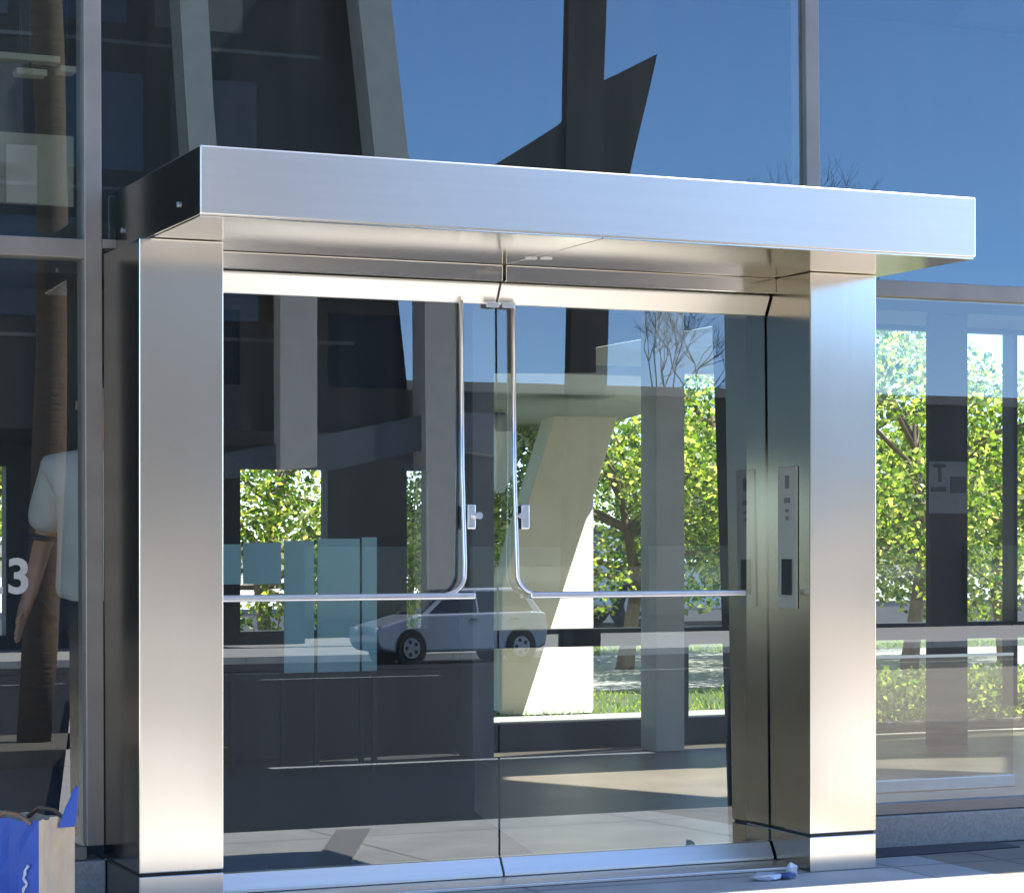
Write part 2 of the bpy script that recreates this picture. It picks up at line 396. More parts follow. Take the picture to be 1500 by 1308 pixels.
def door(s):
    e0, e1 = (-XI + .006, -.004) if s < 0 else (.004, XI - .006)
    root = bpy.data.objects.new('door', None); COL.objects.link(root); root.parent = portal; ORG[root.name] = ORG[portal.name].copy()
    root.empty_display_size = .2
    pane(e0, e1, .066, 2.12, YD, 'glass_pane', root, m_dglass)
    yt = YD + 2.15 * tn
    MB().prism([(e0, yt - .044, 2.186), (e0, yt - .044, 2.180), (e0, yt - .006, 2.112), (e0, yt + .04, 2.115), (e0, yt + .04, 2.186)], (e1 - e0, 0, 0)).build('top_rail', m_steel_b, root, bevel=.002)
    MB().prism([(e0, YD - .040, .017), (e0, YD - .040, .028), (e0, YD - .006, .082), (e0, YD + .036, .082), (e0, YD + .036, .017)], (e1 - e0, 0, 0)).build('bottom_rail', m_steel_b, root, bevel=.002)
    # push bar: vertical tube bending into the crossbar
    y0 = YD - .022
    xr = xat(681 if s < 0 else 757.5, y0)
    zb = zat(735, 871, y0)
    dx = -1 if s < 0 else 1
    pts = [(xr, YD + 2.12 * tn - .02, 2.12), (xr, YD + 1.5 * tn - .022, 1.5), (xr, y0, zb + .12)]
    R = .075
    for k in range(1, 9):
        t = k / 8 * PI / 2
        pts.append((xr + dx * R * (1 - math.cos(t)), y0, zb + R + .004 - R * math.sin(t)))
    MB().tube(pts, .0085, 12).build('pull_tube', m_chrome, root, smooth=True)
    ba, bb = (xat(300, y0), xat(695, y0)) if s < 0 else (xat(776, y0), xat(1091, y0))
    MB().box(ba, bb, y0 - .016, y0 + .016, zb - .015, zb + .009).build('push_bar', m_chrome, root, bevel=.006, seg=3)
    for xx in (ba + .03, bb - .03):
        MB().tube([(xx, y0 + .01, zb), (xx, YD + zb * tn + .002, zb)], .009, 10).build('bar_stud', m_chrome, root)
    lx = xat(694 if s < 0 else 773, YD - .02); lz = zat(735, 757, YD)
    yl = YD + lz * tn
    lk = MB().box(lx - .020, lx + .014, yl - .03, yl - .001, lz - .045, lz + .045).build('lock', m_chrome, root, bevel=.004)
    bx = (lx - .034, lx - .021) if s < 0 else (lx - .034, lx - .021)
    MB().box(bx[0], bx[1], yl - .024, yl - .001, lz - .045, lz + .04).build('lock_keeper', m_black, root, bevel=.002)
    kx = lx + .014 if s < 0 else lx - .030
    MB().tube([(kx + .004, yl - .028, lz + .004), (kx + .004, yl - .055, lz + .004)], [.011, .013], 14).build('lock_knob', m_chrome, root, smooth=False)
    hx = -.05 if s < 0 else .012
    MB().box(hx, hx + .05, yt - .034, yt - .02, 2.098, 2.118).build('patch_clip', m_chrome, root, bevel=.002)
    return root
door(-1); door(1)

# card reader on the right post's inner face
cr = thing('card_reader', (XI, .16, 1.0), 'tall grey card reader panel with black slot on inner face of right post', 'card reader')
MB().box(XI - .006, XI - .0005, .088, .232, .985, 1.525).build('face_plate', m_plate, cr, bevel=.003)
MB().box(XI - .012, XI - .0055, .125, .195, 1.035, 1.172).build('reader_window', m_black, cr, bevel=.002)
for a, b, w in ((1.44, 1.49, .03), (1.385, 1.405, .045), (1.35, 1.362, .026), (1.32, 1.335, .02)):
    MB().box(XI - .0072, XI - .0058, .16 - w / 2, .16 + w / 2, a, b).build('engraved_mark', m_mark, cr)

MB().hexa([T(1068, 1240, .62) , T(1150, 1240, .62), T(1150, 1240, .8), T(1074, 1240, .8)], [T(1043, 470, .62), T(1150, 470, .62), T(1150, 470, .8), T(1049, 470, .8)]).build('inner_jamb', m_dark, portal)
# litter by the right post
def crumple(name, c, r, sq, m, label, seed):
    rnd = random.Random(seed)
    b = MB(); bmesh.ops.create_icosphere(b.bm, subdivisions=2, radius=1)
    for v in b.bm.verts:
        k = rnd.uniform(.65, 1.15)
        v.co = V((v.co.x * r * sq[0] * k, v.co.y * r * sq[1] * k, max(v.co.z, -.75) * r * sq[2] * k))
    lo = min(v.co.z for v in b.bm.verts)
    for v in b.bm.verts: v.co += V((c[0], c[1], c[2] - lo))
    return tag(b.build(name, m), label, 'litter')
c = Th(1124, 1289, 0); crumple('food_wrapper', (c.x, c.y, .001), .05, (1.35, .8, .35), m_litter, 'crumpled silver white wrapper lying at the foot of the right post', 3)
c = Th(1140, 1288, 0); crumple('blue_scrap', (c.x + .03, c.y, .001), .035, (1.2, .7, .4), m_litterb, 'dark blue paper scrap beside the silver wrapper', 5)
c = Th(1160, 1286, 0); crumple('paper_cup', (c.x, c.y, .001), .028, (.8, .7, 1.2), m_litter, 'small pale crushed cup right of the silver wrapper', 8)

# ------------------------------------------------------------------ front curtain wall
fac = thing('glass_curtain_wall', (0, YP, 0), 'tall mirror tinted glass curtain wall with bronze frames around the steel portal', 'glass wall')
ZT = 4.35
def fmul(x, z0, z1, w=.062):
    b = MB(); f = [(x - w / 2, YP + z0 * tn - .03, z0), (x + w / 2, YP + z0 * tn - .03, z0), (x + w / 2, YP + z0 * tn + .09, z0), (x - w / 2, YP + z0 * tn + .09, z0)]
    dy = (z1 - z0) * tn
    b.hexa(f, [(p[0], p[1] + dy, z1) for p in f]); return b.build('mullion', m_bronze, fac, bevel=.003)
XM = 1.46
for s in (-1, 1):
    fmul(s * XM, .18, ZT)
    for k in (1, 2):
        fmul(s * (XM + 2.3 * k), .18, ZT)
    for k in range(2):
        a, b_ = XM + 2.3 * k + .03, XM + 2.3 * (k + 1) - .03
        x0, x1 = (a, b_) if s > 0 else (-b_, -a)
        yz = YP + 2.265 * tn
        MB().box(x0, x1, yz - .028, yz + .088, 2.232, 2.298).build('transom', m_bronze, fac, bevel=.003)
        MB().box(x0, x1, YP - .026, YP + .09, .132, .178).build('bottom_rail', m_bronze, fac, bevel=.003)
        pane(x0, x1, .178, 2.232, YP, 'glass_pane', fac, m_glass2)
        pane(x0, x1, 2.298, ZT, YP, 'glass_pane', fac, m_glass)
pane(-XM + .031, XM - .031, 2.30, ZT, YP, 'glass_pane', fac, m_glass)
MB().box(-XM + .032, XM - .032, YP + .0, YP + .1, 2.27, 2.30).build('transom', m_bronze, fac)
for a, b_ in ((-6, -HW - .002), (HW + .002, 6.1)):
    MB().box(a, b_, YP - .05, YP + .12, 0, .130).build('curb', m_curb, fac, bevel=.005)
MB().box(-6.1, 10.1, YP + .03, YP + .3, ZT, 4.72).build('unseen_parapet', m_bronze, fac, bevel=.006)  # out of view; height chosen to set the shade edge on the plaza

# house number on the left pane
def text_mesh(name, s, size, m, parent, loc, ext=.001, rx=PI / 2 , rz=0):
    cu = bpy.data.curves.new(name, 'FONT'); cu.body = s; cu.size = size; cu.extrude = ext; cu.align_x = 'CENTER'; cu.offset = size * .025
    ob = bpy.data.objects.new(name, cu); COL.objects.link(ob)
    dg = bpy.context.evaluated_depsgraph_get()
    me = bpy.data.meshes.new_from_object(ob.evaluated_get(dg)); me.name = name
    bpy.data.objects.remove(ob)
    me.transform(Matrix.Rotation(rz, 4, 'Z') @ Matrix.Rotation(rx, 4, 'X'))
    me.materials.clear(); me.materials.append(m)
    o = bpy.data.objects.new(name, me); COL.objects.link(o)
    if parent: o.parent = parent; o.location = V(loc) - ORG[parent.name]
    else: o.location = loc
    return o
hn = thing('house_number', T(10, 868, YP - .004), 'large white vinyl digits 23 stuck on the left glass pane', 'number')
zd = zat(28, 868, YP)
for ch, px in (('2', -12), ('3', 28.5)):
    p = T(px, 868, YP)
    text_mesh('digit', ch, .168, m_digit, hn, (p.x, YP + zd * tn - .004, zd))

# ------------------------------------------------------------------ lobby shell
YR = 5.0
shell = thing('lobby_building', (2, 3, 0), 'low dark lobby building behind the glass with roof and dark side walls', 'building')
S = V((.60, .142, .79)).normalized()
def sunhole(px, py, zc=4.5):
    f = Th(px, py, 0); k = zc / S.z
    return f + S * k
hole = [sunhole(*p) for p in ((742, 1122), (1070, 1122), (1287, 1109), (1500, 1106), (1500, 1132), (1287, 1124), (1070, 1168), (742, 1141))]  # added roof opening, shaped to throw a sun patch on the lobby floor
outer = [V((-6.1, YP + .3, 4.5)), V((10.1, YP + .3, 4.5)), V((10.1, 5.2, 4.5)), V((-6.1, 5.2, 4.5))]
for h in hole: h.y = min(h.y, 4.95)
b = MB(); edges = []
for loop in (outer, hole):
    vs = [b.bm.verts.new(p) for p in loop]
    edges += [b.bm.edges.new((vs[i], vs[(i + 1) % len(vs)])) for i in range(len(vs))]
bmesh.ops.triangle_fill(b.bm, edges=edges, use_beauty=True, use_dissolve=False)
r = bmesh.ops.extrude_face_region(b.bm, geom=list(b.bm.faces))
bmesh.ops.translate(b.bm, verts=[v for v in r['geom'] if isinstance(v, bmesh.types.BMVert)], vec=(0, 0, .2))
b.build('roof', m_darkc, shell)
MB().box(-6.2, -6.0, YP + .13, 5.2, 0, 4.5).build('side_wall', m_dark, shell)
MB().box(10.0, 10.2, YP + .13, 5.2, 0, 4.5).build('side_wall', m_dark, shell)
# rear wall: solid part on the left with window openings, glazing on the right
pxs = [-1600, -260, 9, 325, 352, 480, 596, 628, 690]
xs = [xat(p, YR) for p in pxs]
zlev = [0, zat(450, 925, YR), zat(450, 692, YR), zat(550, 555, YR), zat(550, 436, YR), 4.5]
zlev = [-.05, .72, 1.63, 2.10, 2.52, 4.5]
holes = {(1, 1), (4, 1), (3, 3), (5, 3), (6, 1)}
b = MB()
for i in range(len(xs) - 1):
    for k in range(len(zlev) - 1):
        if (i, k) in holes: continue
        b.box(xs[i], xs[i + 1], YR, YR + .12, zlev[k], zlev[k + 1])
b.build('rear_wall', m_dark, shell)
lin = [T(690, 546, YR), T(873, 546, YR), T(873, 509, YR), T(1043, 478, YR)]
lin[0].x = xs[-1]
lin += [V((lin[3].x + .01, YR, 2.56)), V((10, YR, 2.56)), V((10, YR, 4.5)), V((xs[-1], YR, 4.5))]
MB().prism(lin, (0, .12, 0)).build('rear_wall', m_dark, shell)
for i, k in ((3, 3), (5, 3)):
    MB().box(xs[i], xs[i + 1], YR + .04, YR + .05, zlev[k], zlev[k + 1]).build('clerestory_window', m_blueglass, shell)
rg = thing('rear_glazing', (4, YR, 0), 'clear rear window wall with dark rail seen through the doors', 'glass wall')
MB().box(xs[-1], 9.99, YR + .05, YR + .06, .16, 2.56).build('glass_pane', m_rear, rg)
MB().box(xs[-1], 9.99, YR, YR + .1, zat(900, 946, YR), zat(900, 920, YR)).build('rail', m_black, rg, bevel=.004)
MB().box(xs[-1], xat(1180, YR), YR - .04, YR + .12, 0, .155).build('sill', m_black, rg, bevel=.004)
for px in (1004, 1112, 1486):
    x = xat(px, YR); MB().box(x - .016, x + .016, YR - .012, YR + .11, .156, zat(900, 921, YR) if px < 1100 else 2.56).build('mullion', m_black, rg)
# interior columns
MB().box(-6, 9.99, 4.15, 4.95, 2.582, 2.85).build('beam', m_dark, shell)
def column(px0, px1, y, m, name, label, dep=.2):
    x0, x1 = xat(px0, y), xat(px1, y)
    o = MB().box(x0, x1, y, y + dep, 0, 2.58).build(name, m, bevel=.006)
    return tag(o, label, 'column', 'lobby columns')
column(692, 724, 4.55, m_greyd, 'lobby_column', 'narrow dark grey lobby column just behind the gap between the doors')
column(961, 1003, 4.55, m_grey, 'lobby_column', 'slim pale grey lobby column seen through the right hand door')
column(1364, 1418, 4.2, m_dark, 'lobby_column', 'black lobby column behind the right hand pane with a notice on it', .06)
# notice
np_ = T(1388, 766, 4.19)
nt = thing('notice', np_, 'dark printed notice with a large letter T fixed to the black column', 'notice')
MB().box(xat(1362, 4.19), xat(1416, 4.19), 4.185, 4.199, zat(1388, 752, 4.19), zat(1388, 676, 4.19)).build('sheet', m_screenp, nt)
text_mesh('letter', 'T', .145, m_black, nt, (xat(1377, 4.18), 4.182, zat(1377, 705, 4.18)))
MB().box(xat(1393, 4.18), xat(1415, 4.18), 4.179, 4.186, zat(1388, 722, 4.18), zat(1388, 698, 4.18)).box(xat(1364, 4.18), xat(1386, 4.18), 4.179, 4.186, zat(1388, 720, 4.18), zat(1388, 713, 4.18)).build('printed_block', m_black, nt)
# frosted screens
for i, (a, b_, y0, y1) in enumerate(((300, 353, 797, 855), (357, 412, 795, 855), (417, 460, 792, 985), (466, 527, 789, 985), (531, 552, 787, 985))):
    lab = ['frosted teal glass screen at the far left, shorter and half hidden by the left post', 'short frosted teal screen left of the tall ones under the lobby window', 'narrow tall frosted teal screen directly under the lobby window', 'widest tall frosted teal screen behind the left push bar', 'narrow frosted teal strip at the right end of the screens'][i]
    yy = 4.1
    o = MB().box(xat(a, yy), xat(b_, yy), yy, yy + .012, zat(440, y1, yy), zat(440, y0, yy)).build('frosted_screen', m_frost)
    tag(o, lab, 'screen', 'frosted teal screens')
    o.name = 'frosted_screen'
fr = thing('screen_stand', (xat(440, 4.13), 4.13, 0), 'dark low stand carrying the row of frosted teal screens', 'stand')
for px in (340, 414, 463, 529, 548):
    x = xat(px, 4.13); MB().box(x - .012, x + .012, 4.114, 4.145, 0, zat(440, 983, 4.13)).build('leg', m_black, fr)
MB().box(xat(300, 4.13), xat(552, 4.13), 4.1135, 4.146, zat(440, 994, 4.13), zat(440, 985, 4.13)).build('rail', m_black, fr)
# bin
bc = Th(457, 1100, 0)
bn = thing('litter_bin', (bc.x, bc.y, 0), 'dark square litter bin standing inside behind the left door', 'bin')
w = .10
MB().hexa([(bc.x - w * .9, bc.y - w, 0), (bc.x + w * .9, bc.y - w, 0), (bc.x + w * .9, bc.y + w, 0), (bc.x - w * .9, bc.y + w, 0)],
          [(bc.x - w, bc.y - w, .44), (bc.x + w, bc.y - w, .44), (bc.x + w, bc.y + w, .44), (bc.x - w, bc.y + w, .44)]).build('body', m_bin, bn, bevel=.006)
MB().box(bc.x - w - .01, bc.x + w + .01, bc.y - w - .01, bc.y + w + .01, .442, .50).build('lid', m_greyd, bn, bevel=.01)
# glass counter front behind the right pane
gp = thing('glass_balustrade', (xat(1390, 2.2), 2.2, 0), 'low clear glass balustrade with pale top edge behind the right hand pane', 'balustrade')
gx0, gx1 = xat(1180, 2.2), xat(1484, 2.2)
MB().box(gx0, gx1, 2.2, 2.212, .06, zat(1390, 962, 2.2)).build('glass_sheet', glass('balustrade_glass', (.72, .74, .73), 1.9), gp)
MB().box(gx0, gx1, 2.195, 2.217, zat(1390, 962, 2.2), zat(1390, 958, 2.2)).build('top_edge', m_chrome, gp)
MB().box(gx0, gx1, 2.18, 2.23, 0, .06).build('shoe_rail', m_chrome, gp, bevel=.004)
# wall panel left and ceiling strips
yy = 3.9
wp = thing('wall_panel', (xat(50, yy), yy, zat(50, 300, yy)), 'pale framed panel hanging high on the lobby wall at far left', 'panel')
MB().box(xat(-60, yy), xat(108, yy), yy, yy + .03, zat(50, 300, yy), zat(50, 196, yy)).build('frame', m_panel, wp, bevel=.004)
MB().box(xat(8, yy), xat(54, yy), yy - .012, yy - .001, zat(30, 298, yy), zat(30, 212, yy)).build('picture', m_fin, wp, bevel=.003)
for (px, py, w_, lab) in ((30, 86, .35, 'long pale strip light fixture under the dark lobby ceiling'), (44, 108, .14, 'short pale strip fixture just under the long one'), (97, 104, .08, 'small pale spot fixture beside the left mullion')):
    p = T(px, py, 3.2)
    o = thing('ceiling_fixture', (p.x, p.y, p.z), lab, 'ceiling light')
    MB().box(p.x - w_ / 2, p.x + w_ / 2, p.y - .05, p.y + .05, p.z - .015, p.z + .015).build('housing', m_panel, o, bevel=.004)
    MB().tube([(p.x, p.y, p.z + .015), (p.x, p.y, 4.49)], .006, 6).build('hanger', m_black, o)

# ------------------------------------------------------------------ behind the lobby
rc = thing('rear_canopy', (3, 8, 0), 'flat grey canopy slab with beige fascia and leaning concrete pylon behind the lobby', 'canopy')
slab = [Th(px, py, 2.26) for px, py in ((600, 541), (1003, 553), (953, 603), (730, 668), (600, 672))]
MB().prism(slab, (0, 0, .06)).build('slab', m_slab, rc)
fy = 5.62
MB().prism([T(px, py, fy) for px, py in ((600, 546.5), (1062, 548), (1062, 475), (875, 509), (745, 535), (600, 541))], (0, .12, 0)).build('fascia', m_beige, rc)
# pylon: olive leaning leg
yb = 7.5
leg = [T(735, 1047, yb), T(766, 1047, yb), T(868, 733, yb), T(905, 609, yb), T(812, 609, yb), T(735, 858, yb)]
leg = [V((p.x, p.y, max(p.z, -.01))) for p in leg]
MB().prism(leg, (.15, .55, 0)).build('pylon', m_conc, rc, bevel=.01)
b = MB()
A, B_, C_ = T(764, 1047, yb + .02), T(869, 1051, yb + .02), T(869, 731, yb + 1.3)
D_ = T(800, 925, yb + .45)
A.z = B_.z = -.01
back = V((.1, 1.6, 0))
b.hexa([A, B_, C_, D_], [A + back, B_ + back, C_ + V((.05, .5, 0)), D_ + back])
b.build('lit_buttress', m_conc_lit, rc)
b = MB()
q = [T(px, py, 9.5) for px, py in ((727, 722), (739, 721), (752, 690), (757, 655), (752, 632), (727, 632))]
b.prism(q, (.3, .9, .25)).build('lit_buttress', m_conc_lit, rc)

# trees
def leaf_cloud(b, lobes, n, size, rnd, flat=1.0):
    tot = sum(l[1] ** 2 for l in lobes)
    for c, r in lobes:
        for _ in range(int(n * r * r / tot)):
            while True:
                v = V((rnd.uniform(-1, 1), rnd.uniform(-1, 1), rnd.uniform(-1, 1)))
                if .15 < v.length < 1: break
            v = v * (v.length ** -.35)
            p = c + V((v.x * r, v.y * r, v.z * r * flat))
            s = size * (.5 + 1.05 * rnd.random() ** 1.6)
            ax = V((rnd.gauss(0, 1), rnd.gauss(0, 1), rnd.gauss(0, .7) - .3)).normalized()
            sd = ax.cross(V((rnd.gauss(0, 1), rnd.gauss(0, 1), rnd.gauss(0, 1)))).normalized() * s * .36
            b.face([p, p + ax * s * .5 + sd, p + ax * s, p + ax * s * .5 - sd])
def tree_parts(root, h, spread, zlow, n, size, seed, leafm, tr=.09):
    rnd = random.Random(seed); o = ORG[root.name]
    b = MB(); lobes = []
    top = V((rnd.uniform(-.3, .3), rnd.uniform(-.3, .3), h * .62))
    mid = V((rnd.uniform(-.15, .15), rnd.uniform(-.1, .1), h * .3))
    b.tube([o, o + mid * .4 + V((0, 0, .02)), o + mid, o + top], [tr * 1.35, tr, tr * .85, tr * .4], 9)
    for k in range(13):
        a = k * 2.4 + rnd.uniform(-.4, .4); zz = rnd.uniform(zlow, h * .86)
        rr = spread * (1 - .55 * max(0, (zz - h * .55) / (h * .45))) * rnd.uniform(.35, 1)
        c = o + V((math.cos(a) * rr, math.sin(a) * rr, zz))
        st = o + mid.lerp(top, min(1, max(0, (zz - h * .35) / (h * .5))))
        md = st.lerp(c, .5) + V((rnd.uniform(-.15, .15), rnd.uniform(-.15, .15), rnd.uniform(0, .2)))
        b.tube([st, md, c], [tr * .42, tr * .28, tr * .08], 6)
        for j in range(2):
            e = c + V((rnd.uniform(-.5, .5), rnd.uniform(-.5, .5), rnd.uniform(-.4, .5)))
            b.tube([md, md.lerp(e, .6) + V((0, 0, .05)), e], [tr * .2, tr * .12, tr * .05], 5)
        lobes.append((c, rnd.uniform(.45, .85) * spread / 1.7))
    b.build('trunk', m_bark, root, smooth=True)
    lb = MB(); leaf_cloud(lb, lobes, n, size, rnd, .8)
    return lb.build('crown', leafm, root, recalc=False)
def copy_tree(src, loc, rz, sc, label):
    r = src.copy(); COL.objects.link(r); r.location = loc; r.rotation_euler = (0, 0, rz); r.scale = (sc,) * 3; r['label'] = label
    for ch in src.children:
        c = ch.copy(); COL.objects.link(c); c.parent = r
    return r
def gx(px, Y): return xat(px, Y)
t1 = thing('leafy_tree', (gx(915, 12.2), 12.2, -.02), 'bright yellow green leafy tree seen through the right door beside the white pylon', 'tree', 'trees behind the lobby')
tree_parts(t1, 2.7, 1.7, .75, 15000, .062, 11, m_leafA, tr=.07)
t2 = thing('leafy_tree', (gx(1330, 10.6), 10.6, -.02), 'bright leafy tree behind the right pane left of the black column', 'tree', 'trees behind the lobby')
tree_parts(t2, 3.7, 1.75, .7, 18000, .06, 23, m_leafA, tr=.07)
copy_tree(t1, (gx(1475, 11.6), 11.6, -.02), 2.1, 1.05, 'dense green tree at the right edge beyond the right pane')
copy_tree(t2, (gx(1080, 14), 14, -.02), 1.0, 1.1, 'green tree behind the reflected post edge at the right of the right door')
copy_tree(t2, (gx(400, 9.2), 9.2, -.02), 4.0, .8, 'green tree framed by the small lobby window in the left door')
copy_tree(t1, (gx(610, 13), 13, -.02), 3.0, .72, 'green tree peeping past the dark rear wall near the left push tube')
copy_tree(t1, (gx(-40, 11), 11, -.02), 5.0, 1.0, 'bright tree at the far left edge behind the person')
copy_tree(t2, (gx(1230, 14), 14, -.02), 2.6, 1.1, 'green tree behind the right post between the two right hand trees')
# hedge
rnd = random.Random(5)
b = MB()
hx0, hx1 = gx(1190, 5.55), gx(1700, 5.55)
for _ in range(9000):
    p = V((rnd.uniform(hx0, hx1), rnd.uniform(5.25, 5.9), rnd.uniform(.03, .32 + .05 * math.sin(rnd.random() * 6))))
    s = rnd.uniform(.03, .065)
    ax = V((rnd.gauss(0, 1), rnd.gauss(0, 1), rnd.gauss(.5, .6))).normalized(); sd = ax.cross(V((rnd.gauss(0, 1), rnd.gauss(0, 1), .3))).normalized() * s * .35
    b.face([p, p + ax * s * .5 + sd, p + ax * s, p + ax * s * .5 - sd])
hd = thing('low_hedge', ((hx0 + hx1) / 2, 5.55, 0), 'low bright green hedge on the terrace behind the right hand pane', 'hedge')
b.build('foliage', m_leafA, hd, recalc=False)
MB().box(hx0, hx1, 5.2, 5.95, -.009, .06).build('planting_bed', m_earth, hd, bevel=.02)
# grass
b = MB()
for _ in range(20000):
    x, y = rnd.uniform(-1, 13), 7.45 + rnd.random() ** 1.4 * 9
    if x > 4.2 and 9.5 < y < 14.6: continue
    h = rnd.uniform(.025, .06); a = rnd.uniform(0, PI); w = .008
    d = V((math.cos(a) * w, math.sin(a) * w, 0)); p = V((x, y, -.022)); q = p + V((rnd.uniform(-.04, .04), rnd.uniform(-.04, .04), h))
    b.face([p - d, p + d, q])
tag(b.build('grass', m_grass, recalc=False), 'short sunlit grass on the lawn behind the lobby', 'grass', kind='stuff')

# ------------------------------------------------------------------ cars
def car(loc, rz, paint, label):
    root = thing('parked_car', (0, 0, 0), label, 'car')
    prof = [(2.05, .28), (2.17, .42), (2.18, .60), (2.05, .74), (1.15, .96), (-1.62, 1.0), (-1.98, .98), (-2.04, .62), (-1.98, .32), (-1.75, .24), (1.7, .22)]
    b = MB(); b.prism([(x, -.84, z) for x, z in prof], (0, 1.68, 0)); body = b.build('body', paint, root, bevel=.05, seg=3, smooth=False)
    lo = [(1.1, .93), (-1.94, .97)]; hi = [(.30, 1.46), (-1.55, 1.48)]
    b = MB()
    b.hexa([(lo[0][0], -.80, .92), (lo[0][0], .80, .92), (lo[1][0], .80, .96), (lo[1][0], -.80, .96)],
           [(hi[0][0], -.60, 1.46), (hi[0][0], .60, 1.46), (hi[1][0], .60, 1.48), (hi[1][0], -.60, 1.48)])
    b.build('cabin', paint, root, bevel=.04, seg=2)
    def side(xz, s):
        pts = []
        for x, z in xz:
            t = (z - .93) / .53
            pts.append((x, s * (.812 - .20 * t), z))
        return pts
    for s in (-1, 1):
        for xz in (((.86, .99), (-.30, .99), (-.30, 1.40), (.28, 1.40)), ((-.36, .99), (-1.70, 1.0), (-1.45, 1.40), (-.36, 1.40))):
            b = MB(); b.prism(side(xz, s), (0, -s * .03, 0)); b.build('side_window', m_carglass, root)
        for xx in (-.20, -1.20):
            MB().box(xx - .09, xx + .09, s * .845 - .012, s * .845 + .012, .84, .87).build('door_handle', m_carglass, root)
    b = MB(); b.hexa([(1.02, -.70, .99), (1.02, .70, .99), (.35, .56, 1.43), (.35, -.56, 1.43)], [(1.06, -.70, 1.0), (1.06, .70, 1.0), (.39, .56, 1.44), (.39, -.56, 1.44)]); b.build('windscreen', m_carglass, root)
    b = MB(); b.hexa([(-1.90, -.70, 1.03), (-1.90, .70, 1.03), (-1.58, .56, 1.43), (-1.58, -.56, 1.43)], [(-1.93, -.70, 1.04), (-1.93, .70, 1.04), (-1.61, .56, 1.44), (-1.61, -.56, 1.44)]); b.build('rear_window', m_carglass, root)
    for x in (1.35, -1.35):
        for s in (-1, 1):
            MB().tube([(x, s * .70, .31), (x, s * .852, .31)], .37, 24).build('wheel_arch', m_tyre, root)
            w = MB().tube([(x, s * .66, .31), (x, s * .875, .31)], .31, 24).build('wheel', m_tyre, root)
            rb = MB().tube([(x, s * .87, .31), (x, s * .885, .31)], .20, 20)
            for q in range(5):
                a_ = q * 2 * PI / 5; rb.tube([(x + .125 * math.cos(a_), s * .884, .31 + .125 * math.sin(a_)), (x + .125 * math.cos(a_), s * .889, .31 + .125 * math.sin(a_))], .042, 10, mi=1)
            rb.build('rim', [m_rim, m_tyre], w)
    for s in (-1, 1):
        MB().box(2.10, 2.19, s * .62 - .16, s * .62 + .16, .60, .72).build('headlight', m_lens_glint, root, bevel=.02)
        MB().box(-2.06, -1.98, s * .62 - .16, s * .62 + .16, .68, .86).build('tail_light', m_red, root, bevel=.02)
    root.location = loc; root.rotation_euler = (0, 0, rz)
    return root
cw = M(617, 985, -34)
cr_ = car((cw.x + 1.0, -34.9, -.12), PI, m_silver, 'silver blue hatchback car parked across the street, reflected in the left door')
cr_.scale = (.86, .93, 1.0)
cw = T(985, 900, 24)
car((cw.x + .3, 24.0, -.10), 0, m_whitecar, 'white car parked behind the trees seen through the right door')

# ------------------------------------------------------------------ across the street (seen in the glass)
YO = -46.0
ob = thing('office_block', (M(300, 700, YO).x, YO - 6, -.12), 'dark glazed office block raised on leaning grey concrete legs across the street', 'building')
xr = M(690, 640, YO).x; xl = xr - 42
zu = M(620, 632, YO).z
seg = M(575, 0, YO)
# dark volume whose right hand end follows the leaning leg
zt_ = 25.0
xtop = M(572, 0, YO).x; ztop_ = M(572, 0, YO).z
xb = M(636, 600, YO).x; zb_ = M(636, 600, YO).z
lean = (xtop - xb) / (ztop_ - zb_)
def xlean(z, off=0): return xb + (z - zb_) * lean + off
b = MB(); fr_ = [(xl, YO - .9, zu), (xlean(zu, -.3), YO - .9, zu), (xlean(zt_, -.3), YO - .9, zt_), (xl, YO - .9, zt_)]
b.prism(fr_, (0, -11, 0)).build('wall', m_office, ob)
MB().box(xl, xlean(zu, -1.5), YO - 9, YO - 6, 0, zu - .01).build('wall', m_office, ob)
for k, off in enumerate((-11.5, -19.5)):
    wl = M(597, 220, YO).x - M(545, 220, YO).x
    b = MB(); z0 = -.12
    q = [(xlean(z0, off - wl), YO, z0), (xlean(z0, off), YO, z0), (xlean(zt_, off), YO, zt_), (xlean(zt_, off - wl), YO, zt_)]
    b.prism(q, (0, -.88, 0)).build('leg', m_fin, ob, bevel=.02)
def cranked(pxs):
    lo, hi = [], []
    for y, a, c_ in pxs:
        lo.append(M(a, y, YO, YP if y < 300 else YD)); hi.append(M(c_, y, YO, YP if y < 300 else YD))
    lo[-1].z = hi[-1].z = -.12
    b = MB()
    for i in range(len(lo) - 1):
        dy = V((0, -.88, 0))
        b.hexa([lo[i], hi[i], hi[i] + dy, lo[i] + dy], [lo[i + 1], hi[i + 1], hi[i + 1] + dy, lo[i + 1] + dy])
    bmesh.ops.remove_doubles(b.bm, verts=b.bm.verts, dist=1e-4)
    return b.build('leg', m_fin, ob)
cranked([(-160, 507, 556), (225, 548, 597), (410, 622, 676), (1020, 627, 683)])
cranked([(-160, 252, 292), (225, 277, 318), (430, 282, 322), (1020, 285, 325)])
MB().prism([M(px, py, YO) for px, py in ((410, 690), (465, 684), (465, 375), (410, 375))], (0, -.5, 0)).build('fin', m_fin, ob, bevel=.02)
for k in range(5):
    z = zu + 2.2 + k * 3.6
    MB().box(xl + .5, xlean(z, -1.6), YO - .93, YO - .89, z, z + .09).build('floor_band', m_greyd, ob)
    for q in range(9):
        wx = xlean(z, -3.6) - q * 2.9
        MB().box(wx - 2.2, wx, YO - .92, YO - .895, z + .5, z + 2.9).build('window', [m_carglass, m_greyd, m_beam][(k * 5 + q * 3 + k * q) % 3], ob)
